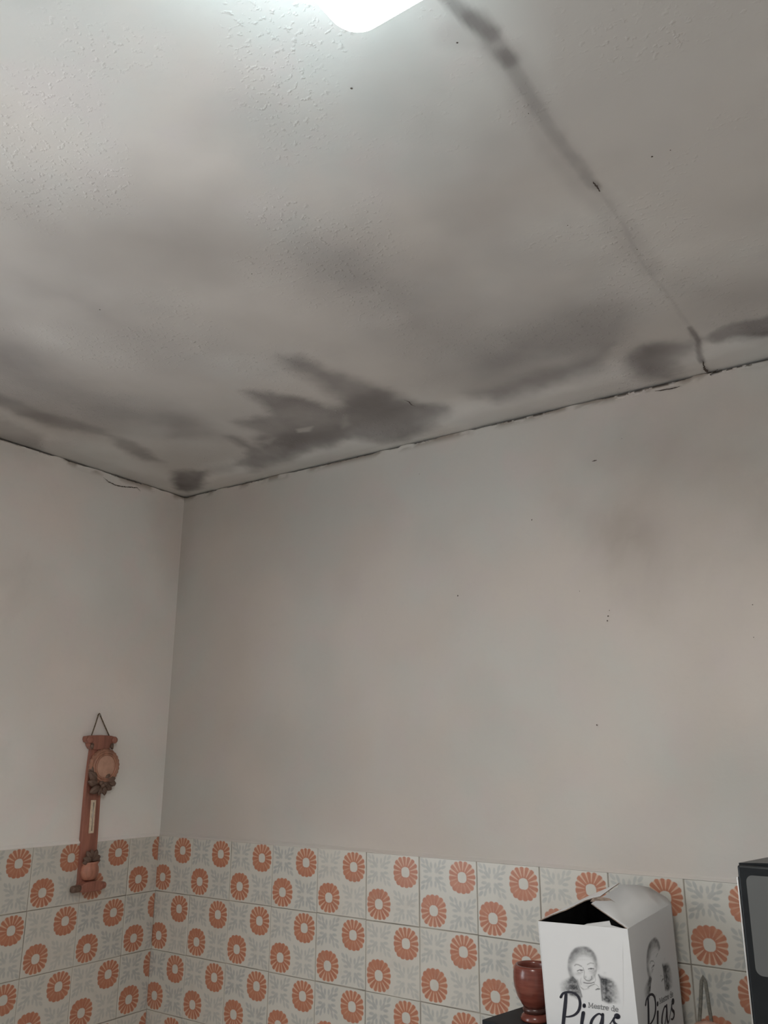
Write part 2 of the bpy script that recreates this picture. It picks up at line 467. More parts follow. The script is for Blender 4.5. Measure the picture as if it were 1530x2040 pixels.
# ceiling: dense where it is seen, with the slightly sloping plaster strip along both walls
xs = spaced([(-.04, 2.05, .005), (2.05, RX + .05, .1)])
ys = spaced([(.04, -1.55, -.005), (-1.55, RY - .05, -.1)])
GX, GY = np.meshgrid(xs, ys)
px, py = GX.ravel(), GY.ravel()
dwall = np.clip(np.minimum(px, -py) + .012 * (N1.fbm(px * 9, py * 9) - .5), 0, None)
pz = H + .014 * smooth(.06, .17, dwall) + .004 * (N2.fbm(px * 3, py * 3) - .5) + .0012 * (N3.fbm(px * 18, py * 18) - .5)
pz = np.where(np.minimum(px, -py) < .03, np.maximum(pz, H), pz)
verts = np.stack([px, py, pz], 1)
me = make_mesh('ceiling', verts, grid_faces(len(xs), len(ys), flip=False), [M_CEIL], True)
dark = stain_field(px, py, CEIL_STAINS, .014, CEIL_CLEAN, CEIL_LINES)
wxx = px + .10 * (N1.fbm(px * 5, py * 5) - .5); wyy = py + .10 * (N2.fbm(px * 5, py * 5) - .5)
film_off_halo = smooth(-.16, .16, -poly_sd(wxx, wyy, CLEAN_HALO_PATCH)) * (.65 + .7 * N3.fbm(px * 5, py * 5)) * (.62 + .38 * smooth(.09, .19, dwall + .05 * (N1.fbm(px * 7, py * 7) - .5)))  # dingy mould coat, thinned by the lamp to put its halo in the colour
dark = 1 - (1 - dark) * (1 - .16 * smooth(.35, .75, N2.fbm(px * 4 + 9, py * 4)) - .05 * N1.fbm(px * 11, py * 11))
set_stain(me, dark, None, film_off_halo)
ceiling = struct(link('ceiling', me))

def crack_ribbon(name, pts, w, fn, parent, mat=M_CRACK):
    bm = bmesh.new(); n = 6; P = []
    for (a, b) in zip(pts[:-1], pts[1:]):
        for k in range(n):
            t = k / n; P.append((a[0] + (b[0] - a[0]) * t, a[1] + (b[1] - a[1]) * t))
    P.append(pts[-1]); L = []; R = []
    for i, p in enumerate(P):
        q0 = P[max(i - 1, 0)]; q1 = P[min(i + 1, len(P) - 1)]
        d = np.array(q1) - np.array(q0); d = d / (np.hypot(*d) + 1e-9)
        e = math.sin(PI * (i + .6) / (len(P) + .2)) ** .6
        ww = w * e * random.uniform(.55, 1.3); off = random.uniform(-.25, .25) * w
        nx_, ny_ = -d[1], d[0]
        L.append(bm.verts.new(fn(p[0] + nx_ * (ww / 2 + off), p[1] + ny_ * (ww / 2 + off))))
        R.append(bm.verts.new(fn(p[0] - nx_ * (ww / 2 - off), p[1] - ny_ * (ww / 2 - off))))
    for i in range(len(P) - 1): bm.faces.new((L[i], L[i + 1], R[i + 1], R[i]))
    return bm_obj(name, bm, mat, parent)

def ceil_z(x, y):
    d = min(x, -y); t = min(max((d - .06) / .11, 0), 1)
    return H + .014 * t * t * (3 - 2 * t) - .0032
for pts, w in zip(CEIL_CRACKS, (.006, .0025, .003)):
    crack_ribbon('crack', pts, w, lambda a, b: (a, b, ceil_z(a, b)), ceiling)

def specks(name, pts, fn, parent, r=.0013):
    bm = bmesh.new()
    for a, b in pts:
        rr = r * random.uniform(.6, 1.3); k0 = random.random()
        ring = [fn(a + rr * random.uniform(.7, 1.2) * math.cos(k0 + k), b + rr * random.uniform(.7, 1.4) * math.sin(k0 + k), 0) for k in np.linspace(0, 2 * PI, 8)[:-1]]
        vs = [bm.verts.new(q) for q in ring]; top = bm.verts.new(fn(a, b, .0008))
        for i in range(len(vs)): bm.faces.new((vs[i], vs[(i + 1) % len(vs)], top))
    o = bm_obj(name, bm, M_CRACK, parent); o['kind'] = 'stuff'; return o
specks('fly_specks', CEIL_SPECKS, lambda a, b, h: (a, b, ceil_z(a, b) - h), ceiling)

def gap_profile(s, seed, closed):
    """open joint between wall top and ceiling, in metres"""
    n = Noise2(seed)
    g = .0065 * smooth(.30, .62, n.fbm(s * 9, s * 0 + 3.3, 4)) + .0030 * n.fbm(s * 60, s * 0 + 1.7, 3)
    g = g * (1 + .7 * smooth(.9, 1.4, s))
    for c, w in closed: g *= 1 - smooth(w, w * .5, np.abs(s - c))
    return g

def wall_mesh(name, ss, zs, fn, seed, closed, stains, hole=None, lines=(), mat=None):
    """ss along the wall, zs up; fn(s, depth, z) with depth > 0 going into the wall"""
    n, m_ = len(ss), len(zs)
    A, Z = np.meshgrid(ss, zs)
    a, z = A.ravel(), Z.ravel()
    g = gap_profile(np.abs(ss), seed, closed)
    z = z.copy(); z[-n:] = H - .0006 - g
    bulge = .004 * (N2.fbm(a * 2.2 + 3 * seed, z * 2.2) - .5) + .0012 * (N1.fbm(a * 12 + seed, z * 12) - .5)
    bulge = np.where(z < 1.42, 0, bulge) * smooth(0, .05, np.abs(a))
    V = [fn(x_, b_, z_) for x_, b_, z_ in zip(a, bulge, z)]
    skip = None
    if hole is not None:
        sc = (ss[:-1] + ss[1:]) / 2; zc = (zs[:-1] + zs[1:]) / 2
        skip = ((zc[:, None] > hole[2]) & (zc[:, None] < hole[3]) & (sc[None, :] > hole[0]) & (sc[None, :] < hole[1]))
    F = grid_faces(n, m_, skip)
    base = len(V) - n
    r1 = len(V); V += [fn(x_, .018, H - .0006 - g_) for x_, g_ in zip(ss, g)]
    r2 = len(V); V += [fn(x_, .018, H + .035) for x_ in ss]
    for i in range(n - 1):
        F.append((base + i, base + i + 1, r1 + i + 1, r1 + i)); F.append((r1 + i, r1 + i + 1, r2 + i + 1, r2 + i))
    # the thickness behind
    TH = .16
    def quad(*pts):
        k = len(V); V.extend(fn(*p) for p in pts); F.append(tuple(range(k, k + 4)))
    s0, s1, z0, z1 = ss[0], ss[-1], zs[0], H + .035
    if hole is None: quad((s0, TH, z0), (s1, TH, z0), (s1, TH, z1), (s0, TH, z1))
    else:
        h0, h1, k0, k1 = hole
        quad((s0, TH, z0), (h0, TH, z0), (h0, TH, z1), (s0, TH, z1)); quad((h1, TH, z0), (s1, TH, z0), (s1, TH, z1), (h1, TH, z1))
        quad((h0, TH, z0), (h1, TH, z0), (h1, TH, k0), (h0, TH, k0)); quad((h0, TH, k1), (h1, TH, k1), (h1, TH, z1), (h0, TH, z1))
        for p, q in (((h0, k0), (h1, k0)), ((h1, k0), (h1, k1)), ((h1, k1), (h0, k1)), ((h0, k1), (h0, k0))):
            quad((p[0], 0, p[1]), (q[0], 0, q[1]), (q[0], TH, q[1]), (p[0], TH, p[1]))
    for s in (s0, s1): quad((s, .018, z0), (s, TH, z0), (s, TH, z1), (s, .018, z1))
    quad((s0, .018, z1), (s1, .018, z1), (s1, TH, z1), (s0, TH, z1))
    me = make_mesh(name, V, F, [mat or M_WALL], False)
    d = np.zeros(len(V)); c = np.zeros(len(V))
    dk = stain_field(a, z, stains, .03, (), lines)
    dk = 1 - (1 - dk) * (1 - .09 * smooth(.42, .72, N3.fbm(a * 3.1 + seed, z * 3.1)) - .04 * N1.fbm(a * 9, z * 6))
    # dirt just under the open joint
    nn = Noise2(seed + 5).fbm(np.abs(a) * 26, z * 40)
    dk = 1 - (1 - dk) * (1 - .75 * smooth(.024, .002, H - z) * smooth(.45, .60, nn))
    d[:len(dk)] = dk
    c[r1:r1 + 2 * n] = .8
    set_stain(me, d, c)
    return struct(link(name, me))

bx = spaced([(-.16, 0, .08), (0, 2.15, .01), (2.15, RX, .1)])
bz = spaced([(0, 1.2, .2), (1.2, H - .06, .02), (H - .06, H, .004)])
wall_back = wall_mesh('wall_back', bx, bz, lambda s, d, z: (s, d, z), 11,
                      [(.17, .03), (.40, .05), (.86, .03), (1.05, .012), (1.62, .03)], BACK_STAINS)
lz = spaced([(0, 1.0, .2), (1.0, WIN[3], .02), (WIN[3], H - .06, .02), (H - .06, H, .004)])
ly = spaced([(RY, WIN[0], .1), (WIN[0], WIN[1], .1), (WIN[1], 0, .01)])
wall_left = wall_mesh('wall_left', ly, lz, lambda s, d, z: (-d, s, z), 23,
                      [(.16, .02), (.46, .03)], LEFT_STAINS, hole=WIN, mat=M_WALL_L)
for o in (wall_back, wall_left):
    o.data.polygons.foreach_set('use_smooth', [len(p.vertices) == 4 and p.area < .002 for p in o.data.polygons])
for pts in LEFT_CRACKS: crack_ribbon('crack', pts, .0032, lambda a, b: (.0028, a, b), wall_left)
for pts in BACK_CRACKS: crack_ribbon('crack', pts, .0028, lambda a, b: (a, -.0028, b), wall_back)
specks('fly_specks', BACK_SPECKS, lambda a, b, h: (a, -.0022 - h, b), wall_back)

def shell_box(name, c, s, mat): return struct(box_obj(name, c, s, mat))
shell_box('wall_right', (RX + .08, RY / 2, H / 2), (.16, -RY + .32, H + .07), M_PLAIN)
shell_box('wall_front', (RX / 2, RY - .08, H / 2), (RX, .16, H + .07), M_PLAIN)
shell_box('floor', (RX / 2, RY / 2, -.06), (RX + .3, -RY + .3, .12), M_FLOOR)

# added window in the left wall, out of view, for the sky light
m = Mat('window_paint', .4); m.color(m.mix(m.noise(m.tc(), 6), (.72, .72, .70), (.78, .78, .76))); M_WINP = m.m
m = Mat('window_glass', .02)
gl = m.new('ShaderNodeBsdfGlossy'); gl.inputs['Roughness'].default_value = .02
tr = m.new('ShaderNodeBsdfTransparent'); mx = m.new('ShaderNodeMixShader'); mx.inputs[0].default_value = .06
m.nt.links.new(tr.outputs[0], mx.inputs[1]); m.nt.links.new(gl.outputs[0], mx.inputs[2])
m.nt.links.new(mx.outputs[0], m.nt.nodes['Material Output'].inputs[0]); M_GLASS = m.m
win = struct(empty('added_window_1', (-.09, (WIN[0] + WIN[1]) / 2, WIN[2])))
wh, ww = WIN[3] - WIN[2], WIN[1] - WIN[0]
bm = bmesh.new()
for s in (-1, 1): add_box(bm, (0, s * (ww / 2 - .025), wh / 2), (.05, .05, wh), .004)
for zz in (.025, wh - .025): add_box(bm, (0, 0, zz), (.05, ww - .1, .05), .004)
add_box(bm, (0, 0, wh / 2), (.05, .06, wh - .1), .004)
bm_obj('window_frame', bm, M_WINP, win)
for s in (-1, 1): box_obj('pane', (0, s * (ww / 4 - .005), wh / 2), (.004, ww / 2 - .09, wh - .1), M_GLASS, win)
box_obj('window_sill', (.10, 0, -.013), (.24, ww + .06, .025), M_WINP, win, .004)

# ------------------------------------------------------------------ wall tiles
def tile_mesh(name, x0, x1):
    bm = bmesh.new(); g = .0009
    x0 += g; x1 -= g; z0, z1 = -T / 2 + g, T / 2 - g; y1 = -.0062; c = .0011
    o = [bm.verts.new((x, 0, z)) for x, z in ((x0, z0), (x1, z0), (x1, z1), (x0, z1))]
    e = [bm.verts.new((x, y1 + c, z)) for x, z in ((x0, z0), (x1, z0), (x1, z1), (x0, z1))]
    f = [bm.verts.new((x, y1, z)) for x, z in ((x0 + c, z0 + c), (x1 - c, z0 + c), (x1 - c, z1 - c), (x0 + c, z1 - c))]
    for p, q in ((o, e), (e, f)):
        for i in range(4): bm.faces.new((p[i], p[(i + 1) % 4], q[(i + 1) % 4], q[i]))
    bm.faces.new(f)
    bmesh.ops.recalc_face_normals(bm, faces=bm.faces)
    me = bpy.data.meshes.new(name); bm.to_mesh(me); bm.free(); me.materials.append(M_TILE)
    return me
OFF = -.0055; PART = .1094; ROWS = 6
TM = tile_mesh('tile', -T / 2, T / 2)
TM_FIRST = tile_mesh('tile_corner', -T / 2 - OFF, T / 2)
TM_CUT = tile_mesh('tile_cut', -T / 2, -T / 2 + PART - .0062)
def jit(a): return random.uniform(-a, a)
for j in range(ROWS):
    zc = Z1 + T / 2 - j * T
    for i in range(18):
        o = link('tile', TM_FIRST if i == 0 else TM, wall_back, (OFF + (i + .5) * T + jit(.0004), jit(.0005), zc + jit(.0005)),
                 (jit(.004), jit(.003), jit(.004)))
    for i in range(6):
        yc = -PART - T / 2 - (i - 1) * T if i else -PART + T / 2
        o = link('tile', TM_CUT if i == 0 else TM, wall_left, (jit(.0005), yc + jit(.0004), zc + jit(.0005)),
                 (jit(.004), jit(.003), PI / 2 + jit(.004)))
ztop, zbot = Z1 + T, Z1 + T - ROWS * T
box_obj('grout_bed', ((18 * T + OFF) / 2, -.0022, (ztop + zbot) / 2), (18 * T + OFF, .0044, ROWS * T), M_GROUT, wall_back)
box_obj('grout_bed', (.0022, -(PART + 5 * T) / 2, (ztop + zbot) / 2), (.0044, PART + 5 * T, ROWS * T), M_GROUT, wall_left)

# rough plaster fillet along the top of the tiles
def fillet(name, L, fn, seed, mat):
    bm = bmesh.new(); n = int(L / .008); nn = Noise2(seed); rows = []
    for i in range(n + 1):
        s = L * i / n
        a = .0045 + .0012 * nn.fbm(np.array(s * 8), np.array(.5)); h = .002 + .003 * nn.fbm(np.array(s * 6), np.array(2.5))
        lo = -.0012 - .0028 * (1 - smooth(.15, .75, np.array(s))) * (.5 + .8 * nn.fbm(np.array(s * 7), np.array(7.5)))
        rows.append([bm.verts.new(fn(s, d, ztop + z)) for d, z in ((-.001, h + .004), (float(a) * .45, float(h)), (float(a), .0012), (.0070, -.0002), (.0072, float(lo)), (.0060, float(lo) - .0006))])
    for q, w in zip(rows[:-1], rows[1:]):
        for k in range(5): bm.faces.new((q[k], w[k], w[k + 1], q[k + 1]))
    return struct(bm_obj(name, bm, mat, None, True))
fillet('trim_1', 18 * T + OFF, lambda s, d, z: (s, -d, z), 31, M_WALL)
fillet('trim_2', PART + 5 * T, lambda s, d, z: (d, -s, z), 32, M_WALL_L)

# ------------------------------------------------------------------ ceiling lamp
def rounded_rect(x0, x1, y0, y1, r, n=8):
    out = []
    for cx, cy, a0 in ((x1 - r, y1 - r, 0), (x0 + r, y1 - r, 90), (x0 + r, y0 + r, 180), (x1 - r, y0 + r, 270)):
        for k in range(n + 1):
            a = math.radians(a0 + 90 * k / n); out.append((cx + r * math.cos(a), cy + r * math.sin(a)))
    return out

def emit_mat(name, col, strength):
    m = Mat(name, .35); m.color((.8, .8, .75))
    vary = m.noise(m.tc(), 5, 2)
    c = m.mix(vary, col, tuple(x * .97 for x in col))
    m.nt.links.new(c, m.b.inputs['Emission Color']); m.b.inputs['Emission Strength'].default_value = strength
    return m.m
M_LAMP = emit_mat('lamp_diffuser_lit', (1.0, .985, .935), LAMP_STRENGTH)
M_RIM = emit_mat('lamp_rim_glow', (.80, .95, 1.0), RIM_STRENGTH)
# rim glow weighted to one side, added to brighten the ceiling beside the lamp
_nt = M_RIM.node_tree; _m = Mat.__new__(Mat); _m.m, _m.nt = M_RIM, _nt
_x, _y, _z = _m.xyz(_m.tc())
_g = ((_x * -1.0 - _y * .75) * (1 / .15)).sstep(-.9, 1.0) * .92 + .08
_nt.links.new((_g * RIM_STRENGTH).s, _nt.nodes['Principled BSDF'].inputs['Emission Strength'])
M_LBASE = simple('lamp_base_white', (.75, .75, .72), .5)
lamp = tag(empty('ceiling_lamp', (1.722, -1.343, H + .012)), 'lit square white ceiling lamp with rounded corners', 'lamp')
def layered(name, layers, mat, parent, cap_top=True, cap_bot=True):
    bm = bmesh.new(); rings = []
    for half, r, z in layers:
        rings.append([bm.verts.new((x, y, z)) for x, y in rounded_rect(-half, half, -half, half, r)])
    n = len(rings[0])
    for q, w in zip(rings[:-1], rings[1:]):
        for k in range(n): bm.faces.new((q[k], q[(k + 1) % n], w[(k + 1) % n], w[k]))
    if cap_top: bm.faces.new(rings[0])
    if cap_bot: bm.faces.new(rings[-1][::-1])
    return bm_obj(name, bm, mat, parent)
layered('base_plate', [(.132, .028, 0), (.136, .028, -.004), (.136, .028, -.042)], M_LBASE, lamp)
layered('diffuser_rim', [(.147, .031, -.042), (.150, .032, -.047), (.150, .032, -.070), (.148, .031, -.082), (.142, .028, -.090)], M_RIM, lamp, True, False)
layered('diffuser_panel', [(.142, .028, -.090), (.128, .026, -.094), (.10, .022, -.096)], M_LAMP, lamp, False, True)

# ------------------------------------------------------------------ hanging wooden weather station on the left wall
def wood(name, col, rough=.45, stretch=(60, 60, 6), var=.35):
    m = Mat(name, rough, .4); v = m.tc()
    n = m.noise(v, 1.0, 5, .6, stretch)
    c = m.mix(n.sstep(.3, .7), tuple(x * (1 - var) for x in col), tuple(min(1, x * (1 + var * .5)) for x in col))
    m.color(c); m.bump(n, .15, .001); return m.m
M_WOOD = wood('carved_wood_red', (.33, .135, .095))
M_POTW = wood('carved_wood_orange', (.42, .185, .125), .4)
M_LEAFW = wood('carved_wood_dark', (.155, .095, .07), .55, (80, 80, 80))
M_DIAL = simple('dial_face', (.50, .285, .205), .35, .5, var=.1, scale=60)
M_RING = wood('dial_ring_wood', (.36, .175, .115), .35)
M_STRIP = simple('thermometer_card', (.66, .53, .40), .5, var=.1, scale=120)
M_CORD = simple('twisted_cord', (.13, .095, .065), .9, .1, scale=200, var=.4)
M_NAIL = simple('steel_nail', (.45, .43, .40), .35, .5, 1)
wo = tag(empty('weather_station', (0, -.2475, 1.276)), 'carved red-brown wooden weather station hanging by a cord on the left wall', 'wall ornament')
OY, OZ = -.2475, 1.276
def L(x, y, z): return (x, y - OY, z - OZ)
def board(name, outline, x0, x1, mat, parent=wo, bev=.0015):
    bm = bmesh.new()
    add_prism(bm, outline, lambda p: L(x0, p[0], p[1]), lambda p: L(x1, p[0], p[1]))
    bmesh.ops.recalc_face_normals(bm, faces=bm.faces)
    if bev:
        es = [e for e in bm.edges if len(e.link_faces) == 2 and e.calc_face_angle(0) > .9]
        bmesh.ops.bevel(bm, geom=es, offset=bev, segments=2, profile=.5, affect='EDGES')
    return bm_obj(name, bm, mat, parent)
board('backboard', [(-.274, 1.283), (-.2755, 1.40), (-.277, 1.54), (-.275, 1.60), (-.273, 1.637), (-.224, 1.637), (-.226, 1.60),
                    (-.229, 1.53), (-.225, 1.40), (-.222, 1.283)], .001, .014, M_WOOD)
tp = board('top_plate', [(-.295, 1.669), (-.2965, 1.661), (-.293, 1.654), (-.286, 1.652), (-.284, 1.644), (-.278, 1.637), (-.270, 1.634),
                    (-.228, 1.634), (-.218, 1.638), (-.211, 1.645), (-.209, 1.653), (-.199, 1.654), (-.1955, 1.661), (-.197, 1.668),
                    (-.215, 1.6715), (-.247, 1.673), (-.277, 1.6715)], .001, .020, M_WOOD)
for yy in (-.286, -.206):
    bm = bmesh.new(); add_lathe(bm, [(.0035, .019), (.0088, .020), (.0095, .0225), (.008, .0255), (.0035, .0265)], 18, L(0, yy, 1.660), 'X')
    bm_obj('scroll', bm, M_WOOD, tp, True)
for yy in (-.279, -.214):
    bm = bmesh.new(); add_tube(bm, [L(.021, yy + .002, 1.650), L(.0225, yy, 1.643), L(.021, yy + .004, 1.636)], [.004, .0055, .0025], 10)
    bm_obj('scroll', bm, M_LEAFW, tp, True)
DC = (-.231, 1.590)
bm = bmesh.new()
add_lathe(bm, [(.040, .010), (.0455, .014), (.0465, .021), (.044, .026), (.039, .027)], 120, L(0, *DC), 'X', lambda a: 1 + .05 * abs(math.sin(13 * a)))
dial = bm_obj('dial_housing', bm, M_RING, wo)
bm = bmesh.new()
for k in range(2):
    R0, rr, xx = ((.0375, .0035, .0275), (.0325, .0028, .029))[k]
    n, mseg = 40, 8; rings = []
    for i in range(n):
        a = 2 * PI * i / n
        rings.append([bm.verts.new(L(xx + rr * math.sin(2 * PI * j / mseg), DC[0] + (R0 + rr * math.cos(2 * PI * j / mseg)) * math.cos(a),
                                     DC[1] + (R0 + rr * math.cos(2 * PI * j / mseg)) * math.sin(a))) for j in range(mseg)])
    for i in range(n):
        q, w = rings[i], rings[(i + 1) % n]
        for j in range(mseg): bm.faces.new((q[j], q[(j + 1) % mseg], w[(j + 1) % mseg], w[j]))
bm_obj('bezel_ring', bm, M_RING, dial, True)
bm = bmesh.new(); add_lathe(bm, [(.0320, .024), (.0320, .0275), (.028, .0288), (.014, .0302), (.002, .0306)], 40, L(0, *DC), 'X')
bm_obj('dial_face', bm, M_DIAL, dial, True)

def leaf_mesh():
    bm = bmesh.new(); rows = []
    prof = [(0, .12), (.15, .55), (.35, .95), (.55, 1.0), (.75, .72), (.9, .36), (1.0, .04)]
    for t, w in prof:
        z = t; row = []
        for k in range(9):
            s = -1 + 2 * k / 8
            row.append(bm.verts.new((.30 * (1 - s * s) * w ** .5 * (1 - .45 * math.exp(-(s * 6) ** 2)) + .12 * math.sin(t * 3), .36 * w * s, z)))
        rows.append(row)
    for q, w in zip(rows[:-1], rows[1:]):
        for k in range(8): bm.faces.new((q[k], q[k + 1], w[k + 1], w[k]))
    edge = [r[0] for r in rows] + [r[-1] for r in rows[::-1]]
    bm.faces.new(edge[::-1])
    bmesh.ops.recalc_face_normals(bm, faces=bm.faces)
    me = bpy.data.meshes.new('carved_leaf'); bm.to_mesh(me); bm.free(); me.materials.append(M_LEAFW)
    me.polygons.foreach_set('use_smooth', [True] * len(me.polygons)); return me
LEAF = leaf_mesh()
def leaf(y, z, ang, ln, x=.016, tilt=0.0):
    o = link('carved_leaf', LEAF, wo, L(x, y, z), (math.radians(ang), tilt, 0)); o.scale = (ln * .9, ln, ln); return o
for y, z, a, ln in ((-.255, 1.545, 75, .030), (-.258, 1.553, 45, .036), (-.262, 1.565, 20, .034), (-.245, 1.540, 120, .034),
                    (-.240, 1.538, 165, .024), (-.232, 1.540, 195, .026), (-.222, 1.543, 235, .026), (-.215, 1.547, 265, .024),
                    (-.225, 1.552, 285, .032), (-.243, 1.552, 100, .03), (-.236, 1.549, 250, .03), (-.23, 1.555, 320, .022)):
    leaf(y, z, a, ln, .018 + random.uniform(0, .008))
for y, z in ((-.228, 1.545), (-.241, 1.548), (-.235, 1.541)):
    bm = bmesh.new(); bmesh.ops.create_icosphere(bm, subdivisions=2, radius=.0075, matrix=Matrix.Translation(L(.026, y, z)))
    bm_obj('carved_berry', bm, M_LEAFW, wo, True)
bm = bmesh.new(); add_lathe(bm, [(.004, 0), (.006, .002), (.006, .016), (.0035, .018)], 14, L(.020, -.208, 1.544), 'Y')
bm_obj('carved_bud', bm, M_LEAFW, wo, True)
th = board('thermometer_strip', [(-.2572, 1.420), (-.2590, 1.504), (-.2440, 1.504), (-.2425, 1.420)], .0135, .0165, M_STRIP, wo, .0006)
bm = bmesh.new(); add_tube(bm, [L(.0172, -.2502, 1.426), L(.0172, -.2515, 1.498)], .0011, 8)
bm_obj('thermometer_tube', bm, M_NAIL, th, True)
for y, z, a, ln in ((-.248, 1.352, 70, .028), (-.248, 1.354, 35, .028), (-.246, 1.354, 5, .027), (-.244, 1.354, -30, .028), (-.244, 1.352, -68, .027),
                    (-.258, 1.352, 100, .018), (-.236, 1.352, -95, .018)):
    leaf(y, z, a, ln, .020 + random.uniform(0, .006))
bm = bmesh.new()
add_lathe(bm, [(.010, 1.304), (.0185, 1.307), (.0245, 1.316), (.0262, 1.326), (.0245, 1.336), (.0215, 1.342), (.0235, 1.345), (.0240, 1.349), (.0205, 1.350), (.018, 1.344)],
          32, (0, 0, -OZ))
for v in bm.verts: v.co.x = v.co.x * .78 + .017; v.co.y += -.2455 - OY
pot = bm_obj('carved_pot', bm, M_POTW, wo, True)
board('base_bar', [(-.277, 1.279), (-.279, 1.290), (-.274, 1.298), (-.262, 1.302), (-.232, 1.303), (-.215, 1.300), (-.207, 1.294), (-.206, 1.284), (-.213, 1.278), (-.245, 1.276)],
      .001, .034, M_WOOD, wo, .003)
for yy, ln, r, mt in ((-.303, .026, .0088, M_LEAFW), (-.219, .019, .0090, M_WOOD)):
    bm = bmesh.new(); add_lathe(bm, [(r * .6, 0), (r * .95, .002), (r, .006), (r, ln - .004), (r * .9, ln), (r * .5, ln + .001)], 18, L(.026, yy, 1.2885), 'Y')
    bm_obj('roller_end', bm, mt, wo, True)
cord_pts = [L(.013, -.2775, 1.668), L(.011, -.2665, 1.699), L(.0085, -.2585, 1.7225), L(.008, -.2562, 1.7285), L(.008, -.2536, 1.7305),
            L(.008, -.2512, 1.7285), L(.0085, -.2485, 1.7215), L(.011, -.235, 1.698), L(.013, -.2155, 1.667)]
bm = bmesh.new(); add_tube(bm, cord_pts, .0017, 8); bm_obj('hanging_cord', bm, M_CORD, wo, True)
nail = empty('wall_nail', (0, -.2537, 1.7265))
tag(nail, 'small steel nail in the left wall holding the cord', 'nail')
bm = bmesh.new(); add_lathe(bm, [(.0011, -.012), (.0011, .010), (.0028, .0105), (.0026, .0118), (.001, .0122)], 12, (0, 0, 0), 'X')
bm_obj('nail_pin', bm, M_NAIL, nail, True)

# ------------------------------------------------------------------ black cabinet under the right-hand things
CZ = 1.155
M_BLACK = simple('black_laminate', (.012, .015, .018), .55, .2, var=.2)
M_BLACK2 = simple('black_plastic', (.009, .011, .013), .35, .22, var=.15)
M_STEEL = simple('brushed_steel', (.5, .5, .49), .3, .5, 1, var=.06, scale=60)
cab = tag(empty('cabinet', (1.1654, -.2192, 0), (0, 0, -math.radians(11.96))), 'black cabinet carrying the wine box and the microwave', 'cabinet')
CW, CD = 1.0, .208
box_obj('body', (CW / 2, CD / 2 + .006, .06 + (CZ - .085) / 2), (CW - .02, CD - .014, CZ - .085), M_BLACK, cab, .002)
box_obj('top', (CW / 2, CD / 2, CZ - .0125), (CW, CD, .025), M_BLACK, cab, .0015)
box_obj('plinth', (CW / 2, CD / 2 + .012, .03), (CW - .04, CD - .03, .06), M_BLACK, cab)
for k in range(2):
    d = box_obj('door', (CW * (.25 + .5 * k), .001, .065 + (CZ - .1) / 2), (CW / 2 - .013, .018, CZ - .105), M_BLACK, cab, .002)
    bm = bmesh.new(); hx = CW / 2 + (-.05 if k == 0 else .05)
    add_tube(bm, [(hx, -.008, .62), (hx, -.03, .62), (hx, -.03, .76), (hx, -.008, .76)], .005, 10)
    bm_obj('handle', bm, M_STEEL, d, True)

# ------------------------------------------------------------------ turned wooden mortar
m = Mat('turned_wood_varnish', .22, .5); v = m.tc()
n = m.noise(v, 1, 5, .6, (12, 12, 90)); m.color(m.mix(n.sstep(.3, .75), (.125, .032, .022), (.21, .062, .042))); M_MORT = m.m
m = Mat('turned_wood_dark_band', .3, .5); m.color(m.mix(m.noise(m.tc(), 60), (.045, .018, .014), (.075, .028, .02))); M_BAND = m.m
mort = tag(empty('wooden_mortar', (1.2465, -.163, CZ)), 'red-brown turned wooden mortar beside the white wine box', 'mortar')
bm = bmesh.new()
add_lathe(bm, [(.020, .022), (.0245, .028), (.0315, .040), (.0362, .055), (.0378, .069), (.0372, .081), (.0345, .0895), (.0325, .0925), (.0295, .0925),
               (.028, .088), (.027, .070), (.022, .048), (.010, .038)], 48)
bm_obj('cup', bm, M_MORT, mort, True)
bm = bmesh.new(); add_lathe(bm, [(.018, .012), (.0215, .014), (.0222, .0175), (.0215, .021), (.019, .0225)], 40); bm_obj('band', bm, M_BAND, mort, True)
bm = bmesh.new(); add_lathe(bm, [(.026, 0), (.0268, .003), (.0240, .008), (.0208, .012), (.015, .0125)], 40); bm_obj('foot', bm, M_MORT, mort, True)

# ------------------------------------------------------------------ wine box
M_CARD = Mat('white_printed_card', .38, .45)
M_CARD.color(M_CARD.mix(M_CARD.noise(M_CARD.tc(), 30), (.66, .66, .66), (.69, .69, .69))); M_CARD = M_CARD.m
M_CIN = simple('shaded_card_inside', (.028, .027, .028), .8, .2, var=.25, scale=40)  # carton interior's shadow put into a near-black inner colour
M_CTORN = simple('torn_card_edge', (.24, .185, .15), .9, .1, var=.4, scale=120)
wb = tag(empty('wine_box', (1.372, -.13, CZ)), 'white torn-open wine carton printed with a portrait and lettering', 'carton')
WO = Vector((1.372, -.13, CZ))
A = Vector((1.285, -.215, 1.333)); B = Vector((1.453, -.215, 1.338)); C_ = Vector((1.481, -.05, 1.360)); D = Vector((1.313, -.05, 1.355))
A0 = Vector((1.292, -.210, CZ)); B0 = Vector((1.460, -.210, CZ)); C0 = Vector((1.486, -.05, CZ)); D0 = Vector((1.318, -.05, CZ))
